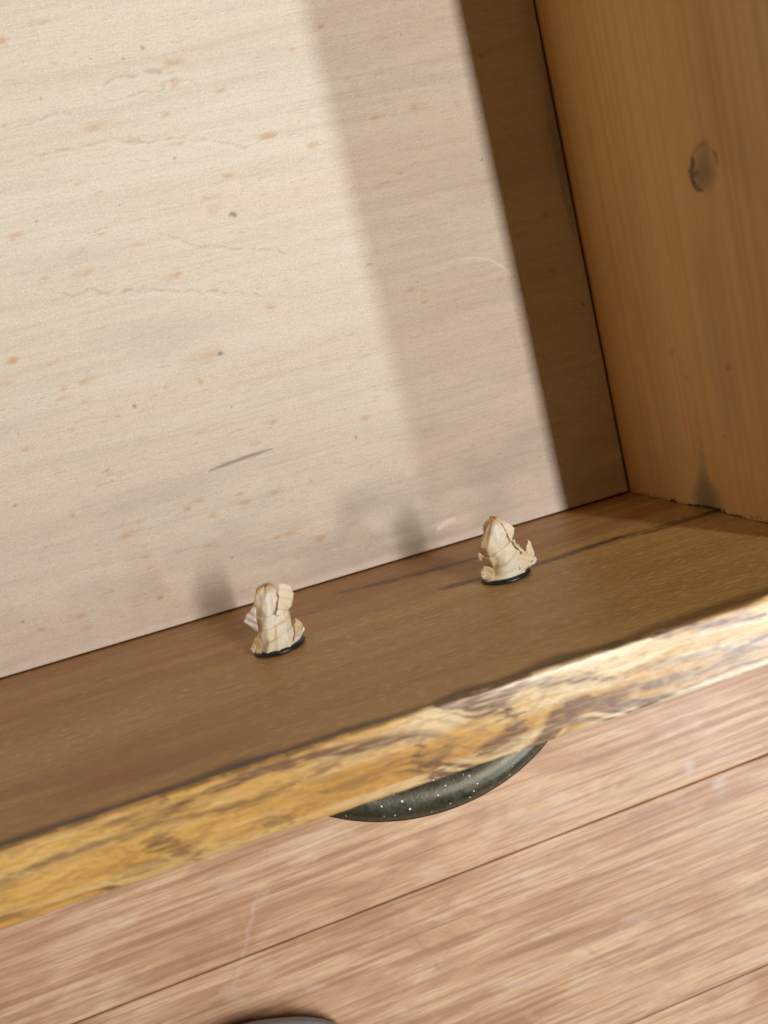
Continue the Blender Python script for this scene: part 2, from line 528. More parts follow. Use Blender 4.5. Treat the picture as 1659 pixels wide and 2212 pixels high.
CRACKS = [[(-229.2, 194.8), (-223.0, 197.8), (-208.1, 197.8), (-189.7, 196.8), (-167.7, 194.6), (-147.4, 190.9), (-135.9, 184.9), (-121.8, 187.5), (-109.1, 184.1)],
          [(-234.3, 150.1), (-222.9, 146.4), (-193.6, 140.0), (-177.6, 136.8), (-157.2, 130.9), (-140.9, 126.3)],
          [(-178.4, 159.3), (-169.2, 155.5), (-163.8, 151.1), (-144.9, 146.6), (-136.2, 143.1), (-125.9, 140.8)],
          [(-188.8, 216.7), (-175.5, 219.4), (-163.7, 219.8), (-148.1, 217.0)],
          [(-185.9, 211.9), (-162.5, 211.9), (-154.6, 213.8), (-145.4, 210.4)],
          [(-219.3, 209.0), (-207.9, 209.3), (-195.8, 208.7)]]
xs = np.unique(np.round(np.concatenate([np.linspace(-0.52, -0.305, 12), np.arange(-0.305, -0.0011, 0.0006), [-0.0010]]), 5))
ys = np.unique(np.round(np.concatenate([[0.0007], np.arange(0.001, 0.262, 0.0006), np.linspace(0.262, 0.44, 10)]), 5))
X, Y = np.meshgrid(xs, ys, indexing='ij')
xm, ym = X * 1000, Y * 1000
wx = xm + (vnoise(xm, ym, .25, .6, 1) - .5) * 2.4
wy = ym + (vnoise(xm, ym, .30, .8, 2) - .5) * 1.6
wc = ym + (vnoise(xm, ym, .12, .3, 3, 4) - .5) * 5.0
fleck, dark, crack, light, grey = (np.zeros(X.shape) for _ in range(5))
for cx, cy, l, b in FLECKS:
    blob(fleck, wx, wy, cx, cy, l * 0.62, b * 0.72, rng.uniform(.35, .68), 0.9, rng.uniform(-.05, .16))
    if rng.rand() < .5:
        blob(fleck, wx, wy, cx + rng.uniform(-3, 3), cy + .4, l * 1.1, b * 1.1, .22, 0.95, 0.06)
for q in range(150):
    cx, cy = rng.uniform(-300, -3), rng.uniform(3, 255)
    blob(fleck, wx, wy, cx, cy, rng.uniform(.6, 2.2), rng.uniform(.25, .6), rng.uniform(.15, .4), 0.9, .08)
for q in range(120):
    cx, cy = rng.uniform(-300, -3), rng.uniform(3, 255)
    stroke(crack, wx, wc, [(cx, cy), (cx + rng.uniform(3, 12), cy + rng.uniform(-.3, 1.6))], .35, rng.uniform(.12, .35), .8)
for cx, cy, r in DOTS:
    blob(dark, xm + (vnoise(xm, ym, 1.2, 1.2, 4) - .5) * 1.2, ym + (vnoise(xm, ym, 1.2, 1.2, 6) - .5) * 1.2, cx, cy, r, r * .7, .6, 0.7, rng.uniform(-.6, .6))
for q in range(14):
    blob(dark, xm, ym, rng.uniform(-300, -3), rng.uniform(3, 255), .35, .3, rng.uniform(.3, .6), 0.6)
for c in CRACKS:
    stroke(crack, xm, wc, c, .42, .42, .9)
    c2 = [(a - 2, b - 1.3) for a, b in c]
    stroke(light, xm, wc, c2, .6, .16, .9)
crack *= np.clip(vnoise(xm, ym, .4, .8, 12) * 2.2 - .35, .1, 1)
stroke(dark, xm, ym, [(-187, 61.8), (-176.8, 62.9), (-168.6, 63.6), (-157.3, 64.2)], 0.8, .5, .5)
stroke(light, xm, ym, [(-58.3, 122.1), (-50.8, 121.7), (-43.8, 118.9), (-38.3, 114.1), (-36.0, 109.5)], .4, .7, .8)
stroke(dark, xm, ym, [(-217.4, 180.2), (-217.0, 178.5), (-215.8, 178.1), (-214.5, 179.6)], .25, .35, .8)
stroke(light, xm, wy, [(-96, 9), (-90, 11.5), (-86, 11.5)], 1.1, .6, .6)
# grey marks near the front (stain and painted shade) and along the right side
gn = vnoise(xm, ym, .05, .12, 21, 4)
grey += .24 * sstep(62, 8, ym) * sstep(-235, -120, xm) * sstep(-40, -70, xm) * np.clip(gn * 1.8 - .35, 0, 1)
grey += .22 * sstep(90, 20, ym) * np.clip(gn * 2.2 - .7, 0, 1)
blob(grey, wx, wy, -197, 7, 14, 9, .2, .95)  # this and the next two blobs paint the bolts' soft cast shadows
blob(grey, wx, wy, -130, 14, 9, 10, .2, .95)
blob(grey, wx, wy, -102, 8, 6, 8, .30, .95)
grey += .55 * sstep(-11, -1.5, xm) * sstep(90, 150, ym) * np.clip(vnoise(xm, ym, .2, .03, 22) * 2 - .3, 0, 1)
stroke(grey, wx, wy, [(-5.0, 178), (-4.2, 160), (-4.0, 140), (-3.0, 120)], 1.5, .6, .9)
grey += .18 * np.clip(vnoise(xm, ym, .012, .06, 23) * 3 - 1.7, 0, 1)
grey *= sstep(1.5, 6.0, ym)
light = np.maximum(light, .30 * sstep(6.5, 1.5, ym + (vnoise(xm, ym, .15, .1, 33) - .5) * 4))
Z = (vnoise(xm, ym, .9, 1.8, 13, 2) - .5) * 0.00010 - crack * 0.00006
P = np.stack([X, Y, Z], -1)
P[:, 0, 2] -= 0.0006
P[-1, :, 2] -= 0.0006
ev, ef = box_data(-0.5205, -0.0010, 0.0007, 0.4405, -0.0062, -0.0011)
link('bottom_panel', grid_mesh('bottom_panel', P, [M_BOTTOM], None, dict(fleck=np.clip(fleck, 0, 1), dark=dark, crack=crack, light=light, grey=np.clip(grey, 0, 1)),
                               (ev, [f for i, f in enumerate(ef) if i != 1], 0)), drawer)
# ledge under the panel that closes the joint with the side and the front
v, f = box_data(-0.53, 0.0010, -0.0006, 0.45, -0.0120, -0.0064)
link('runner', mesh_py('runner', v, f, M_END), drawer)

# --- front board: a profile swept along x (inner face, rounded top edge, outer face)
r_ = 0.0012
prof = [(0.0, z) for z in np.concatenate([[-0.012, -0.004, -0.0005], np.arange(0.0, H - r_ - .0002, 0.0008)])]
n_in = len(prof)
prof += [(-r_ + r_ * math.cos(a), H - r_ + r_ * math.sin(a)) for a in np.linspace(0, math.pi / 2, 5)]
prof += [(-y, H) for y in np.arange(r_ + .0004, T - r_, 0.0004)]
prof += [(-T + r_ - r_ * math.sin(a), H - r_ + r_ * math.cos(a)) for a in np.linspace(0, math.pi / 2, 5)]
n_top = len(prof)
prof += [(-T, z) for z in np.linspace(H - r_ - .004, -0.030, 20)] + [(0.0, -0.030), (0.0, -0.012)]
prof = np.array(prof)
xs = np.unique(np.round(np.concatenate([np.linspace(-0.54, -0.30, 14), np.arange(-0.30, 0.0125, 0.0007), [0.0125, 0.02, 0.05]]), 5))
XX = np.repeat(xs[:, None], len(prof), 1)
PY = np.repeat(prof[None, :, 0], len(xs), 0).copy()
PZ = np.repeat(prof[None, :, 1], len(xs), 0).copy()
xm, ym, zm = XX * 1000, PY * 1000, PZ * 1000
arc = np.concatenate([[0], np.cumsum(np.hypot(*np.diff(prof, axis=0).T))]) * 1000
ARC = np.repeat(arc[None, :], len(xs), 0)
red, grime, late, pale = (np.zeros(XX.shape) for _ in range(4))
inner = np.zeros(len(prof), bool)
inner[:n_in] = True
wz = zm + (vnoise(xm, zm, .10, .35, 41, 4) - .5) * 3.2
wz2 = zm + (vnoise(xm, zm, .5, 1.5, 42, 4) - .5) * 2.4
g1 = np.zeros(XX.shape)
stroke(g1, xm, wz2, [(-150, 21.5), (-134.4, 24.8), (-122.8, 27.5), (-103.1, 30.0), (-86.2, 31.1), (-70, 32)], 3.2, .95, .7)
stroke(g1, xm, wz2, [(-110, 58), (-92, 61), (-78, 63), (-65.6, 63.3), (-58.4, 62.5), (-49.1, 62.1), (-40.7, 61.8), (-33.5, 63.2), (-27.2, 65.0), (-17.7, 64.6), (-10.0, 65.1), (1, 65.3)], 2.9, 1.0, .6, False)
stroke(g1, xm, wz2, [(-205, 30), (-170, 36), (-140, 44)], 1.2, .35, .8)
stroke(g1, xm, wz2, [(-275, 12), (-235, 14), (-195, 20)], 1.2, .35, .8)
g1 *= np.clip(vnoise(xm, zm, .12, 1.4, 43, 3) * 2.8 - .45, .45, 1)
# grimy ragged line just below the top edge
edge_d = (H * 1000 - 1.0) - zm
gw = 1.6 + 3.2 * vnoise(xm, zm * 0, .05, 1, 44, 4) + 2.6 * np.exp(-((xm + 104) / 9) ** 2) + 1.6 * np.exp(-((xm + 130) / 5) ** 2) + 2.2 * np.exp(-((xm + 193) / 9) ** 2) + 2.5 * sstep(-110, -50, xm)
g2 = (1 - sstep(gw * .55, gw * 1.35, edge_d)) * np.where(xm < -85, 1.0, .75)
grime = np.maximum(g1, g2 * .97) * inner[None, :]
blob(grime, xm, zm, -60, 46, 1.3, .8, .7, .6)
blob(grime, xm, zm, -57, 44, 3.0, .7, .4, .8)
for q in range(60):
    cx, cz = rng.uniform(-290, -5), rng.uniform(3, 58)
    stroke(grime, xm, wz, [(cx, cz), (cx + rng.uniform(5, 25), cz + rng.uniform(-.4, .6))], .35, rng.uniform(.15, .45), .8)
grime *= inner[None, :]
red = inner[None, :] * (.7 * sstep(-90, -240, xm) * sstep(70, 140, wz) * np.clip(vnoise(xm, zm, .02, .12, 47, 3) * 2.2 - .5, 0, 1) + .75 * sstep(66, 54, wz + (xm + 120) * .12) * np.clip(vnoise(xm, zm, .02, .15, 45) * 1.6 - .1, 0, 1) + .5 * sstep(-150, -260, xm) * sstep(100, 135, wz)
                        * np.clip(vnoise(xm, zm, .03, .2, 46) * 2 - .5, 0, 1))
# oak figure on the top edge (x, y in mm)
OAK = [([(-115.7, -17.7), (-105.9, -15.9), (-98.5, -13.3), (-86.6, -12.8), (-70.7, -14.0), (-56.3, -13.8), (-44.6, -13.4)], 1.25, .62),
       ([(-124.5, -4.0), (-120.7, -7.4), (-119.0, -11.4), (-121.1, -14.7), (-127.3, -16.0), (-132.6, -16.1)], 1.6, .8),
       ([(-118.8, -1.9), (-113.6, -2.3), (-105.9, -3.6), (-97.0, -6.5), (-90.5, -8.0)], 1.0, .65),
       ([(-146.0, -7.3), (-145.9, -12.1), (-144.2, -18.1), (-142.9, -20.7)], 1.3, .75), ([(-148.2, -3.9), (-145.1, -9.0)], 1.1, .6),
       ([(-136.2, -9.4), (-138.0, -11.5), (-145.0, -13.8)], 1.1, .55), ([(-78.6, -0.3), (-68.2, -0.9), (-54.4, -3.3), (-43.1, -4.8)], 1.0, .7),
       ([(-89.1, -7.8), (-76.7, -8.5), (-62.7, -9.6), (-44.2, -11.4)], .8, .5),
       ([(-251.7, -8.4), (-246.3, -7.5), (-239.9, -6.5), (-232.8, -6.2), (-223.1, -6.3), (-217.7, -6.3), (-211.5, -6.6), (-202.7, -7.9), (-192.2, -8.7), (-184.2, -8.5), (-176.2, -7.3)], .9, .55),
       ([(-223.5, -2.1), (-217.7, -3.3), (-212.1, -2.8), (-203.7, -4.9)], 1.3, .5), ([(-217.9, -9.9), (-212.9, -11.3), (-211.0, -14.1), (-207.5, -16.5), (-208.5, -19.8)], 1.6, .6),
       ([(-227.0, -13.1), (-220.8, -15.0), (-214.4, -16.4)], 1.0, .45), ([(-223.7, -17.0), (-217.0, -17.5)], .8, .45), ([(-190.7, -15.0), (-185.9, -14.7), (-180.2, -18.5)], 1.2, .5),
       ([(-215.1, -3.7), (-208.5, -5.7)], .9, .5), ([(-209.7, -0.7), (-211.8, -1.9)], .8, .6), ([(-176, -7.3), (-165, -5), (-158, -2.5)], 1.0, .5), ([(-172, -13), (-160, -12.5), (-150, -11)], .9, .45)]
wx = xm + (vnoise(xm, ym, .30, 1.6, 51, 4) - .5) * 12
wy = ym + (vnoise(xm, ym, .25, .7, 52, 4) - .5) * 2.6
for pts, wd, st in OAK:
    stroke(late, wx, wy, pts, wd * 1.6, min(1, st * 1.35), .8)
    stroke(late, wx, wy, [(a + 1.5, b - .8) for a, b in pts], wd * .5, st * .5, .9)
fy = ym + 9 * np.exp(-((xm + 128) / 15) ** 2) - 6 * np.exp(-((xm + 103) / 11) ** 2) + 5 * np.exp(-((xm + 212) / 16) ** 2) + .035 * xm
fy = fy + (vnoise(xm, ym, .045, .12, 92, 4) - .5) * 9
late = np.maximum(late, .95 * sstep(.50, .61, vnoise(xm, fy, .012, .30, 53, 3)))
late = np.maximum(late, .35 * sstep(.54, .66, vnoise(xm, fy, .02, 1.5, 93, 2)))
late = np.maximum(late, .35 * sstep(.60, .66, vnoise(xm, ym, .35, 2.4, 54, 3)))
late *= np.clip(vnoise(xm, ym, .16, 3.2, 55, 3) * 2.2 - .15, .4, 1)
pale = .6 * sstep(.46, .70, vnoise(xm, ym + 4 * vnoise(xm, ym, .05, .1, 91), .022, .32, 56, 4)) * (.25 + .75 * sstep(-190, -110, xm))  # paleness grows to the right, painting in the varnish sheen
pale = np.maximum(pale, .8 * sstep(-17.2, -18.6, ym) * sstep(-110, -90, xm))
top = ~inner
top[n_top:] = False
late *= top[None, :]
pale *= top[None, :]
gtop = .55 * np.exp(-((ym + .0) / .5) ** 2) * top[None, :] * (vnoise(xm, ym, .15, 1, 57) > .5)
grime = np.maximum(grime, gtop)
# slight wear so the arrises are not ruler straight
near = np.exp(-((arc - arc[n_in + 2]) / 2.0) ** 2) + np.exp(-((arc - arc[n_top - 3]) / 2.0) ** 2)
PZ -= near[None, :] * (vnoise(xm, xm * 0, .08, 1, 58, 4)) * 0.0007
PY += (vnoise(xm, zm, .06, .2, 59, 3) - .5) * 0.00025 * inner[None, :]
PZ += (vnoise(xm, ym, .3, 1.2, 60, 3) - .5) * 0.00018 * top[None, :]
P = np.stack([XX, PY, PZ], -1)
fm = np.zeros((len(xs) - 1, len(prof) - 1), int)
fm[:, n_in + 0:n_top] = 1
fm[:, n_top:] = 2
link('front_board', grid_mesh('front_board', P, [M_FIN, M_OAKT, M_OAKF], fm, dict(red=np.clip(red, 0, 1), grime=np.clip(grime, 0, 1), late=late, pale=pale)),
     drawer)

# --- right side: inner face with a ragged end where it meets the front
ys = np.unique(np.round(np.concatenate([np.arange(0.0, 0.19, 0.0007), np.linspace(0.19, 0.44, 12)]), 5))
zs = np.unique(np.round(np.concatenate([[-0.006, -0.001], np.arange(0, 0.1493, 0.0008), [0.1495]]), 5))
Yg, Zg = np.meshgrid(ys, zs, indexing='ij')
ym, zm = Yg * 1000, Zg * 1000
z1 = zs * 1000
gap = 0.12 + 0.35 * np.clip(vnoise(z1, z1 * 0, .5, 1, 61, 3) * 2 - .7, 0, 1)
for c, wd, dp in ((24, 2.2, .55), (36.5, 2.4, 1.1), (50, 3.0, .9), (56, 5.0, 1.4), (63, 7.0, 1.9), (70, 3.0, 1.9), (80.5, 3.0, .8), (95, 5, .5)):
    gap = np.maximum(gap, dp * np.exp(-((z1 - c) / wd) ** 4))
gap += (rng.rand(len(z1)) - .5) * .28
gap = np.clip(gap, .05, 3) / 1000
fall = np.clip(1 - Yg / 0.004, 0, 1)
Yp = Yg + gap[None, :] * fall
knot, brown, grey = (np.zeros(Yg.shape) for _ in range(3))
wyk = ym + (vnoise(ym, zm, .35, .35, 62, 3) - .5) * 1.6
wzk = zm + (vnoise(ym, zm, .35, .35, 63, 3) - .5) * 2.5
# knot: a pale disc with a broken dark rim, heaviest on its lower left
stroke(knot, wyk, wzk, [(127.5, 88.5), (124, 86.2), (120.5, 86.2), (117.5, 88.2), (116, 90.5)], 1.5, .9, .95)
stroke(knot, wyk, wzk, [(121.5, 86.5), (122.8, 89.6)], 1.3, .8, .95)
stroke(knot, wyk, wzk, [(126, 99.5), (123, 100.6), (120.5, 100.2)], .7, .5, .9)
stroke(knot, wyk, wzk, [(127.5, 88.5), (130, 92), (129.5, 96), (126, 97)], .8, .35, .9)
blob(grey, wyk, wzk, 123.5, 93.5, 7.5, 6.5, .55, .8)
blob(knot, wyk, wzk, 121, 91, 4.5, 4.5, .28, .9)
blob(brown, wyk, wzk, 119, 92, 6, 7, .35, .9)
# grey stain climbing from the front corner
for k, (yy, hw, st) in enumerate(((0, 10, .85), (3, 9.5, .8), (6, 8.5, .75), (9, 6.5, .75), (12, 4.5, .6), (16, 3, .45), (21, 2.4, .35), (27, 2, .25), (34, 1.6, .18))):
    blob(grey, wyk, wzk, yy + 1, 61.5 + yy * .08, 4.0, hw, st, .7)
blob(knot, wyk, wzk, 6, 56.3, .7, 1.1, .6, .8)
grey = np.maximum(grey, .5 * sstep(2.2, .4, ym) * np.clip(vnoise(ym * 0, zm, 1, .4, 64) * 2 - .6, 0, 1))
for a_, b_, l_, s_ in ((56, 88.8, 2.6, .6), (31, 80, 1.6, .35), (64, 55, 3, .25), (53, 62, 2.2, .3)):
    blob(brown if l_ < 4 else grey, wyk, wzk, a_, b_, l_ * .6, l_, s_, .9)
brown = np.maximum(brown, .18 * sstep(.56, .75, vnoise(ym, zm, .012, .05, 65, 3)))
Xp = np.zeros(Yg.shape) + (vnoise(ym, zm, .03, .2, 66, 3) - .5) * 0.0002
P = np.stack([Xp, Yp, Zg], -1)[::-1]
fl_ = lambda a: a[::-1]
# returns (end grain) of the ragged strip plus the body behind it
ev, ef = [], []
for j in range(len(zs)):
    ev += [(0.0, float(Yp[0, j]), float(zs[j])), (0.0022, float(Yp[0, j]) + .0001, float(zs[j]))]
for j in range(len(zs) - 1):
    ef.append((2 * j, 2 * j + 2, 2 * j + 3, 2 * j + 1))
b0 = len(ev)
bv, bf = box_data(0.0022, 0.0125, 0.0003, 0.44, -0.012, HS - .0002)
ev += bv
ef += [tuple(i + b0 for i in q) for q in bf]
b0 = len(ev)
ev += [(0, 0.0, 0.1495), (0.0006, 0.0003, HS), (0.0125, 0.0003, HS), (0, 0.44, 0.1495), (0.0006, 0.44, HS), (0.0125, 0.44, HS)]
ef += [(b0, b0 + 1, b0 + 4, b0 + 3), (b0 + 1, b0 + 2, b0 + 5, b0 + 4)]
link('side_panel', grid_mesh('side_panel', P, [M_SIDE, M_END], None, dict(knot=fl_(knot), brown=fl_(brown), grey=fl_(grey)), (ev, ef, 1)), drawer,
     label='orange brown right side with a dark crescent knot')

# torn splinters on the ragged end
sv, sf = [], []
for z_, hgt, lean in ((57.5, 1.5, .3), (38.5, 1.6, -.3), (21, .9, .2), (23, .7, -.2), (70.6, 2.6, .5), (71.6, 2.1, .7), (88, 1.0, .2), (91, 1.3, -.2), (93, 1.0, .4), (73.5, .9, .2), (49, .8, .3)):
    b0 = len(sv)
    z_ /= 1000
    hgt /= 1000
    sv += [(-0.0002, 0.0022, z_ - .0003), (-0.0002, 0.0022, z_ + .0003), (-0.0004, 0.0022 - hgt, z_ + lean / 1000), (0.0004, 0.0022, z_)]
    sf += [(b0, b0 + 1, b0 + 2), (b0 + 1, b0 + 3, b0 + 2), (b0 + 3, b0, b0 + 2), (b0, b0 + 3, b0 + 1)]
link('splinters', mesh_py('splinters', sv, sf, M_SIDE), drawer, kind='stuff')

# left side and back of the drawer, just outside the picture
v, f = box_data(-0.5325, -0.5210, 0.0003, 0.44, -0.012, HS)
link('side_panel', mesh_py('side_panel', v, f, M_SIDE), drawer)
v, f = box_data(-0.5325, 0.0125, 0.4410, 0.453, -0.012, HS)
link('back_board', mesh_py('back_board', v, f, M_SIDE), drawer)

# --- cup handle on the outside of the front
def handle_mesh():
    a, b, cx, z0, C = 0.0680, 0.0482, -0.1342, 0.0840, 0.0036
    nu, nt = 97, 80
    outer, inner_ = [], []
    for sgn, store in ((0.0, outer), (-0.0013, inner_)):
        for i in range(nu):
            th = math.pi * i / (nu - 1)
            row = []
            for j in range(nt):
                t = j / (nt - 1)
                if t < 0.93:
                    ph = t / 0.93 * math.pi / 2
                    k = t / 0.93
                    q_ = max(0.0, 1 - ((k - 0.865) / 0.135) ** 2)
                    zz = z0 - 0.015 + 0.022 * math.sin(th) + C * q_
                    ra, rb = (a + sgn - 0.001), (b + sgn - 0.001)
                else:                                  # flared lip
                    s = (t - 0.93) / 0.07
                    k = 1.0
                    zz = z0 - 0.015 + 0.022 * math.sin(th) - 0.0012 * s + 0.0006 * s * s
                    ra, rb = (a + sgn - 0.001 + 0.001 * s), (b + sgn - 0.001 + 0.001 * s)
                x = cx + ra * math.cos(th) * (0.55 + 0.45 * k)
                y = -T - rb * math.sin(th) * k
                row.append((x, y, zz + (sgn if j < 75 else sgn * .6)))
            store.append(row)
    V_, F_ = [], []
    for rows in (outer, inner_):
        for r in rows:
            V_ += r
    n1 = nu * nt
    for i in range(nu - 1):
        for j in range(nt - 1):
            q = (i * nt + j, i * nt + j + 1, (i + 1) * nt + j + 1, (i + 1) * nt + j)
            F_.append(q)
            F_.append(tuple(n1 + c for c in q[::-1]))
        q = (i * nt + nt - 1, n1 + i * nt + nt - 1, n1 + (i + 1) * nt + nt - 1, (i + 1) * nt + nt - 1)
        F_.append(q)
    return mesh_py('handle', V_, F_, M_HANDLE, True)


link('handle', handle_mesh(), drawer, label='dark bronze curved cup handle speckled with white paint')


# --- the two handle bolts: washer, threaded bolt, crumpled masking tape round the end
def lathe(profile, n, mat, name, jitter=0.0):
    """revolve (radius, y) about the y axis"""
    V_, F_ = [], []
    for r, y in profile:
        for k in range(n):
            a = 2 * math.pi * k / n
            V_.append((r * math.cos(a), y, r * math.sin(a)))
    m = len(profile)
    for i in range(m - 1):
        for k in range(n):
            k2 = (k + 1) % n
            F_.append((i * n + k, i * n + k2, (i + 1) * n + k2, (i + 1) * n + k))
    F_.append(tuple(range(n))[::-1])
    F_.append(tuple((m - 1) * n + k for k in range(n)))
    return mesh_py(name, V_, F_, mat, True)


def refine(pts, tris, times, sd):
    pts = [np.array(p, float) for p in pts]
    tris = [tuple(t) for t in tris]
    for k in range(times):
        mid, new = {}, []

        def m(a, b):
            e = (min(a, b), max(a, b))
            if e not in mid:
                pts.append((pts[a] + pts[b]) / 2)
                mid[e] = len(pts) - 1
            return mid[e]
        for a, b, c in tris:
            ab, bc, ca = m(a, b), m(b, c), m(c, a)
            new += [(a, ab, ca), (ab, b, bc), (ca, bc, c), (ab, bc, ca)]
        tris = new
        nb = [set() for _ in pts]
        for a, b, c in tris:
            nb[a] |= {b, c}
            nb[b] |= {a, c}
            nb[c] |= {a, b}
        P0 = [p.copy() for p in pts]
        wgt = (.10, .10, .10)[k]
        for i in range(len(pts)):
            av = sum(P0[j] for j in nb[i]) / len(nb[i])
            pts[i] = P0[i] * (1 - wgt) + av * wgt
    A_ = np.array(pts)
    A_[:, 2] += (vnoise(A_[:, 0] + 50, A_[:, 1] + 50, .35, .35, sd, 2) - .5) * .9
    A_[:, 0] += (vnoise(A_[:, 0] + 50, A_[:, 1] + 50, .9, .9, sd + 5, 2) - .5) * .5
    A_[:, 1] += (vnoise(A_[:, 0] + 50, A_[:, 1] + 50, .9, .9, sd + 9, 2) - .5) * .5
    A_[:, 2] += np.abs(np.mod(A_[:, 0] * .23 + A_[:, 1] * .31 + sd * .37, 1) - .5) * 1.5
    return A_, tris


def tape_mesh(rows, wraps, flaps, seed, tipcap):
    """rows: (y, xl, xr, zr) body outline in mm; wraps: y of lap edges at x=0 and their slope; flaps: list of sheets"""
    rows = np.array(rows, float)
    ny, na = 90, 96
    yy = np.linspace(rows[0, 0], rows[-1, 0], ny)
    xl = np.interp(yy, rows[:, 0], rows[:, 1])
    xr = np.interp(yy, rows[:, 0], rows[:, 2])
    zr = np.interp(yy, rows[:, 0], rows[:, 3])
    cx = (xl + xr) / 2
    rx = (xr - xl) / 2
    A = np.linspace(0, 2 * np.pi, na, endpoint=False)
    Yg, Ag = np.meshgrid(yy, A, indexing='ij')
    # faceted cross-section that twists slowly along the bolt
    tw = Ag + 0.03 * Yg + seed
    k = 7
    ph = np.mod(tw + 0.5 * np.sin(2 * tw + seed), 2 * np.pi / k) - np.pi / k
    poly = np.cos(np.pi / k) / np.cos(ph)
    R_ = 0.97 + (poly - 0.95) * 0.9
    cxm = cx[:, None] + rx[:, None] * np.cos(Ag) * R_
    czm = zr[:, None] * np.sin(Ag) * R_
    # lap edges: each wrap stands proud below its diagonal edge and ends in a crisp step
    off = np.zeros(Yg.shape)
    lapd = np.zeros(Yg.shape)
    xloc = rx[:, None] * np.cos(Ag)
    for y0, sl, hgt in wraps:
        d = Yg - (y0 + sl * xloc + .5 * np.sin(Ag * 2 + y0))
        off += 1.15 * hgt * (1 - sstep(-.05, .30, d)) * np.exp(np.minimum(d, 0) / 3.2)
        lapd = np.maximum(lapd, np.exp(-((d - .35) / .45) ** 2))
    # flat facets meeting in sharp creases: heights on a skewed triangular lattice, linearly interpolated
    def facets(rows_, cols, sd, skew):
        lat = np.random.RandomState(sd).rand(rows_ + 3, cols)
        u = (Yg - yy[0]) / (yy[-1] - yy[0]) * rows_
        v = np.mod(Ag / (2 * np.pi) * cols + u * skew, cols)
        ui, vi = np.floor(u).astype(int), np.floor(v).astype(int)
        fu, fv = u - ui, v - vi
        g = lambda a_, b_: lat[a_ % (rows_ + 3), b_ % cols]
        lo = g(ui, vi) + fu * (g(ui + 1, vi) - g(ui, vi)) + fv * (g(ui, vi + 1) - g(ui, vi))
        hi = g(ui + 1, vi + 1) + (1 - fu) * (g(ui, vi + 1) - g(ui + 1, vi + 1)) + (1 - fv) * (g(ui + 1, vi) - g(ui + 1, vi + 1))
        return np.where(fu + fv < 1, lo, hi) - .5
    wseam = 1.0
    off = off + facets(5, 9, 170 + seed, .5) * 1.9 + facets(10, 15, 270 + seed, -.4) * .85
    off = off * (0.06 + 0.94 * np.clip((Yg - yy[0]) / 3.0, 0, 1))
    nx, nz = np.cos(Ag), np.sin(Ag)
    Xo, Zo = cxm + off * nx, czm + off * nz
    P = np.stack([Xo, Yg, Zo], -1)
    verts = [tuple(p / 1000) for p in P.reshape(-1, 3)]
    faces = []
    for i in range(ny - 1):
        for j in range(na):
            j2 = (j + 1) % na
            faces.append((i * na + j, (i + 1) * na + j, (i + 1) * na + j2, i * na + j2))
    brown_shade = list((np.clip((Yg - rows[-1, 0] + 1.6) / 1.4, 0, 1) * .6 + .22 * lapd + .25 * np.clip(-off - .3, 0, 1) + .55 * np.clip(-np.cos(Ag) * 1.6 - .6, 0, 1)).reshape(-1))  # brown tip, plus shade painted on laps, hollows and the left flank
    pale = list((.45 * np.clip(np.sin(Ag + .25) * 2 - 1.1, 0, 1) * sstep(.35, .6, vnoise(Yg, Ag, .22, .5, 95 + seed, 2)) + .3 * sstep(.4, .8, vnoise(Yg, Ag, .3, .8, 90 + seed, 2))).reshape(-1))  # upper side painted paler as a highlight, plus random pale patches
    # crumpled end: rings closing to a puckered centre
    prev = (ny - 1) * na
    rr = random.Random(seed)
    for s, dy in tipcap:
        b0 = len(verts)
        for j in range(na):
            cxx, czz = cx[-1], 0.0
            x, z = P[-1, j, 0], P[-1, j, 2]
            w_ = .30 * math.sin(j / na * 2 * math.pi * 7 + seed) + .3 * math.sin(j / na * 2 * math.pi * 11)
            verts.append(((cxx + (x - cxx) * s) / 1000, (yy[-1] + dy + w_ * (1 - s) * 1.6) / 1000, (czz + (z - czz) * s) / 1000))
            brown_shade.append(.75)
            pale.append(0)
        for j in range(na):
            j2 = (j + 1) % na
            faces.append((prev + j, b0 + j, b0 + j2, prev + j2))
        prev = b0
    faces.append(tuple(prev + j for j in range(na)))
    # loose flaps: triangulated sheets, refined and curled, given thickness
    for fi, (pts, tris, shd, pa) in enumerate(flaps):
        pts, tris = refine(pts, tris, 3, seed * 10 + fi)
        b0 = len(verts)
        npt = len(pts)
        P3 = np.array(pts, float)
        nrm = np.zeros(3)
        for a_, b_, c_ in tris:
            nn = np.cross(P3[b_] - P3[a_], P3[c_] - P3[a_])
            if nn[2] < 0:
                nn = -nn
            nrm += nn
        nrm /= np.linalg.norm(nrm) + 1e-9
        for side in (0, 1):
            for p in P3:
                q = p - nrm * .14 * side
                verts.append(tuple(q / 1000))
                brown_shade.append(shd)  # darkens the flap as painted shade
                pale.append(pa)
        cnt = {}
        for t in tris:
            a_, b_, c_ = t
            if np.cross(P3[b_] - P3[a_], P3[c_] - P3[a_])[2] < 0:
                a_, b_, c_ = a_, c_, b_
            faces.append((b0 + a_, b0 + b_, b0 + c_))
            faces.append((b0 + npt + c_, b0 + npt + b_, b0 + npt + a_))
            for e in ((a_, b_), (b_, c_), (c_, a_)):
                cnt.setdefault(tuple(sorted(e)), []).append(e)
        for e in cnt.values():
            if len(e) == 1:
                a_, b_ = e[0]
                faces.append((b0 + b_, b0 + a_, b0 + npt + a_, b0 + npt + b_))
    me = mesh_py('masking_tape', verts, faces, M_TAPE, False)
    nb = (ny - 1) * na
    sm = [i < nb or len(me.polygons[i].vertices) == 3 for i in range(len(me.polygons))]
    me.polygons.foreach_set('use_smooth', sm)
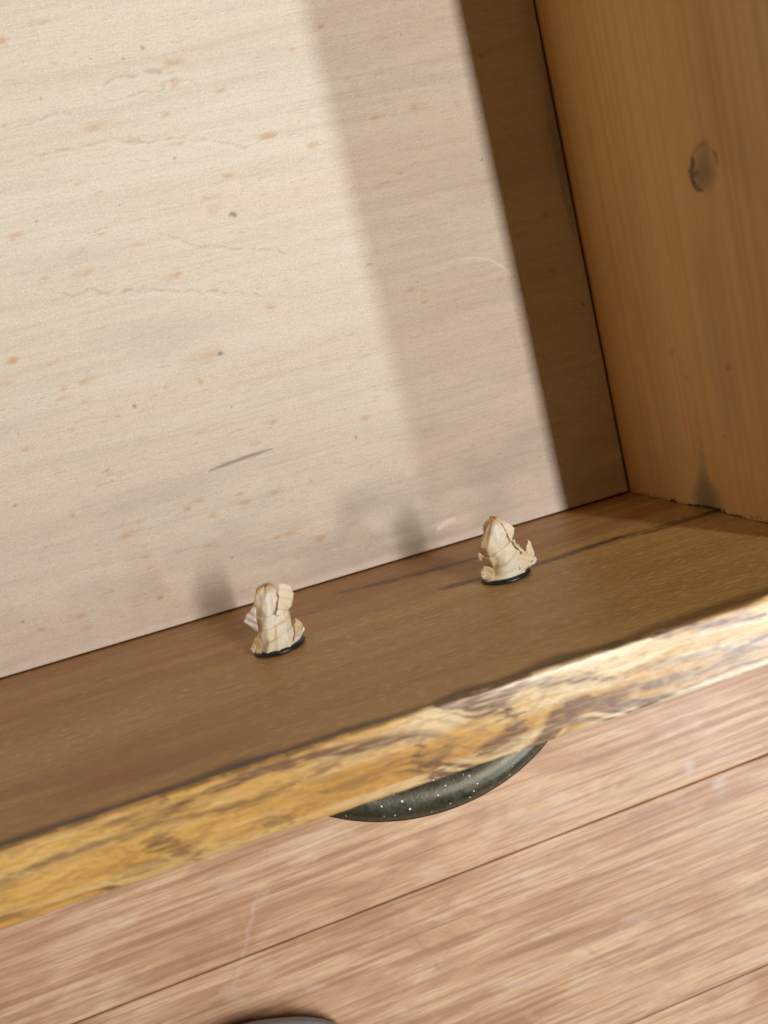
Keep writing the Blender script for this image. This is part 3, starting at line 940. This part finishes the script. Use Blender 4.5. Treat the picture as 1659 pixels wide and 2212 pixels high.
    for nm, vals in (('brown_shade', brown_shade), ('pale', pale)):
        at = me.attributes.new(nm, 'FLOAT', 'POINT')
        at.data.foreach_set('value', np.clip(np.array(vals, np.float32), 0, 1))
    return me


def bolt(cx, cz, tape, label, tlabel):
    m = lathe([(0.0021, -0.001), (0.0024, 0.0004)] + [(0.0024 - 0.0003 * (i % 2), 0.0008 + 0.0004 * i) for i in range(44)] + [(0.0019, 0.0190)], 20, M_WASH, 'bolt')
    o = link('bolt', m, drawer, label=label)
    o.location = (cx, 0, cz)
    pw = [(0.0030, 0.0001), (0.0086, 0.0001), (0.0093, 0.0004), (0.0095, 0.0009), (0.0092, 0.0014), (0.0084, 0.0018), (0.0060, 0.0018), (0.0026, 0.0017)]
    link('washer', lathe(pw, 48, M_WASH, 'washer'), o)
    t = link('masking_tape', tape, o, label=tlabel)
    return o


# first bolt (image left): x measured from -176.3 mm
t1_rows = [(1.5, -8.6, 8.6, 8.8), (2.6, -7.8, 8.0, 8.0), (4.5, -6.6, 6.9, 6.9), (7, -6.4, 6.4, 6.4), (10, -6.2, 6.2, 5.8), (13, -5.8, 6.2, 5.6), (16, -4.8, 5.4, 5.2), (19, -4.0, 4.7, 4.8), (21.4, -3.0, 4.4, 4.3), (22.8, -2.2, 3.9, 3.5)]
t1_wr = [(5.0, .24, .8), (9.4, .30, .9), (14.0, .12, .8)]
t1_fl = [
    # pointed corner standing up right of the tip
    ([(2.4, 13.8, 5.6), (4.3, 18.6, 5.2), (5.9, 24.2, 5.6), (9.7, 21.6, 3.2), (10.1, 17.3, 1.8), (8.0, 13.4, 1.6), (5.2, 13.2, 5.2)],
     [(0, 6, 1), (1, 6, 5), (1, 5, 4), (1, 4, 2), (2, 4, 3)], .05, .25),
    # small upright fold over the first lap
    ([(1.6, 13.6, 6.7), (3.5, 16.4, 7.0), (6.2, 14.6, 6.2), (3.8, 13.2, 6.9)], [(0, 3, 1), (1, 3, 2)], .0, .5),
    # thin pale flap sticking out to the left
    ([(-3.4, 20.0, 1.6), (-5.9, 16.9, .4), (-8.6, 14.6, -1.2), (-9.9, 12.6, -1.6), (-7.4, 8.6, -.6), (-5.6, 7.2, 1.2), (-5.0, 12.6, 2.2)],
     [(0, 1, 6), (1, 2, 6), (2, 3, 6), (3, 4, 6), (4, 5, 6)], .0, .85),
    # curled corner low on the left
    ([(-5.8, 8.6, 3.6), (-8.2, 6.4, 2.0), (-9.9, 3.8, 2.6), (-9.2, 2.6, 5.2), (-6.4, 2.2, 7.4), (-5.2, 4.6, 6.2)],
     [(0, 1, 5), (1, 2, 5), (2, 3, 5), (3, 4, 5)], .55, .0),
    ([(-9.9, 3.8, 2.6), (-9.2, 2.6, 5.2), (-7.8, 4.4, 5.2), (-8.0, 5.6, 3.4)], [(0, 1, 2), (0, 2, 3)], .0, .7),
    # curled lip low on the right
    ([(5.6, 3.2, 6.6), (8.4, 4.2, 5.2), (9.9, 6.0, 3.0), (9.5, 8.2, 1.2), (8.0, 9.2, 0.2), (7.0, 6.4, 2.8)],
     [(0, 1, 5), (1, 2, 5), (2, 3, 5), (3, 4, 5)], .30, .1),
    ([(5.4, 2.7, 7.0), (8.6, 3.4, 5.6), (10.4, 5.4, 3.2), (9.9, 6.0, 3.0), (8.4, 4.2, 5.2), (5.6, 3.4, 6.8)],
     [(0, 1, 4), (0, 4, 5), (1, 2, 3), (1, 3, 4)], .0, .6)]
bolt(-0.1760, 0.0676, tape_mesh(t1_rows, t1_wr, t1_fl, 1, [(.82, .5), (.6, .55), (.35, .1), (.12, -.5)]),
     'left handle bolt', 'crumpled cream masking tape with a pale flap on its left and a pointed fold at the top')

# second bolt (image right): x measured from -89.4 mm
t2_rows = [(1.5, -9.3, 8.6, 8.8), (2.7, -8.6, 8.0, 8.0), (5, -6.8, 7.0, 7.0), (8, -6.2, 6.2, 6.6), (11, -6.9, 5.5, 6.0), (14, -6.8, 5.1, 5.7), (17, -6.0, 4.9, 5.4), (19.5, -4.9, 4.8, 4.9), (21.2, -3.8, 4.1, 4.2), (22.4, -2.4, 3.0, 3.0)]
t2_wr = [(4.4, .22, .7), (7.8, .42, .75), (11.8, .25, .8)]
t2_fl = [
    ([(1.8, 21.6, 3.4), (4.4, 20.6, 2.8), (6.8, 17.9, 2.0), (5.8, 15.8, 2.2), (4.0, 13.2, 3.2), (2.8, 17.0, 4.2)],
     [(0, 5, 1), (1, 5, 2), (2, 5, 3), (3, 5, 4)], .05, .35),
    # pointed flap out to the right
    ([(6.0, 6.6, 4.8), (8.8, 8.8, 2.6), (10.6, 12.6, 2.2), (11.4, 11.2, 2.4), (11.7, 8.6, 3.0), (11.4, 5.2, 4.2), (9.4, 3.6, 5.2), (7.6, 3.2, 6.6)],
     [(0, 1, 7), (1, 6, 7), (1, 5, 6), (1, 4, 5), (1, 3, 4), (1, 2, 3)], .08, .3),
    ([(7.0, 3.0, 7.0), (9.4, 3.4, 5.8), (11.8, 4.2, 4.6), (11.5, 6.0, 4.2), (9.0, 4.2, 5.6)], [(0, 1, 4), (1, 2, 3), (1, 3, 4)], .0, .8),
    ([(3.4, 3.0, 6.6), (4.2, 8.6, 4.8), (7.0, 8.8, 3.6), (10.0, 8.0, 2.8), (11.0, 4.8, 4.2), (8.0, 2.8, 6.4)],
     [(0, 1, 5), (1, 2, 5), (2, 3, 5), (3, 4, 5)], .2, .1),
    # rolled edge along the right flank
    ([(4.4, 14.2, 3.6), (6.0, 11.4, 3.8), (8.6, 7.6, 4.4), (8.0, 6.8, 5.2), (5.8, 9.8, 5.2), (4.2, 12.8, 5.2)],
     [(0, 1, 5), (1, 4, 5), (1, 2, 4), (2, 3, 4)], .15, .5),
    # curl low on the left
    ([(-6.0, 6.8, 4.4), (-8.2, 7.6, 2.0), (-10.2, 5.8, 2.6), (-10.4, 3.8, 4.6), (-8.0, 2.4, 7.2), (-5.6, 3.6, 7.0)],
     [(0, 1, 5), (1, 2, 5), (2, 3, 5), (3, 4, 5)], .3, .1),
    ([(-10.2, 5.8, 2.6), (-10.4, 3.8, 4.6), (-8.9, 4.2, 5.6), (-8.6, 6.4, 3.6)], [(0, 1, 2), (0, 2, 3)], .0, .7),
    # small tongue on the left flank
    ([(-5.2, 12.6, 1.0), (-8.0, 11.9, -1.0), (-8.8, 10.8, -1.2), (-8.0, 9.0, -.4), (-5.6, 8.0, 1.2)], [(0, 1, 4), (1, 2, 4), (2, 3, 4)], .2, .1)]
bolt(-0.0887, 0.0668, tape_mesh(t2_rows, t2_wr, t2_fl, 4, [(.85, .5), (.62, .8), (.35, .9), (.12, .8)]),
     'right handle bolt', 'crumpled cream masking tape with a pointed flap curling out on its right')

# ------------------------------------------------------------------ toe of a shoe on the floor
M_RUB = mat_simple('slate_rubber', (0.24, 0.27, 0.31), 0.5)
M_UPP = mat_simple('dark_grey_fabric', (0.10, 0.11, 0.13), 0.85)


def shoe_outline(n, k=1.0, grow=0.0):
    """closed outline, toe tip at the origin pointing along +y (m)"""
    pts = []
    for i in range(n):
        a = 2 * math.pi * i / n
        c, s = math.cos(a), math.sin(a)
        if s >= 0:
            x, y = 0.050 * math.copysign(abs(c) ** .86, c), -0.040 + 0.040 * s ** .92
        else:
            y = -0.040 + 0.235 * s
            q = -s
            x = 0.050 * c * (1 - .22 * math.exp(-((q - .55) / .25) ** 2)) * (1 - .10 * q)
        pts.append((x * (1 + grow / .05), y + (grow if s > 0 else -grow) * abs(s)))
    return pts


def shoe_mesh(profile, name, mat, cap):
    n = 160
    V_, F_ = [], []
    for grow, z in profile:
        for x, y in shoe_outline(n, 1, grow):
            spring = 0.012 * max(0, 1 + y / 0.06) ** 2
            V_.append((x, y, z + spring * (1 if z < .03 else .8)))
    m = len(profile)
    for i in range(m - 1):
        for k in range(n):
            k2 = (k + 1) % n
            F_.append((i * n + k, i * n + k2, (i + 1) * n + k2, (i + 1) * n + k))
    F_.append(tuple(range(n))[::-1])
    if cap:
        F_.append(tuple((m - 1) * n + k for k in range(n)))
    return mesh_py(name, V_, F_, mat, True)


shoe = bpy.data.objects.new('shoe', None)
COL.objects.link(shoe)
shoe.location = (-0.2455, -0.2700, FZ)
shoe.rotation_euler = (0, 0, -0.30)
shoe['label'] = 'dark slate grey ribbed rubber shoe toe on the floor in front of the drawer'
shoe['category'] = 'shoe'
prof = [(-.006, 0.0), (-.002, .001), (.0, .004)]
z = .006
for i in range(9):
    prof += [(.0002 - i * .0005, z), (.0005 - i * .0005, z + .0009), (-.0007 - i * .0005, z + .0018)]
    z += .0026
prof += [(-.0046, z + .001), (-.0060, z + .0022), (-.0085, z + .0026)]
link('sole', shoe_mesh(prof, 'sole', M_RUB, False), shoe)
prof = [(-.0080, .028), (-.0090, .034), (-.0115, .042), (-.0160, .050), (-.0220, .055), (-.0300, .058), (-.0380, .060), (-.0450, .060)]
link('upper', shoe_mesh(prof, 'upper', M_UPP, True), shoe)
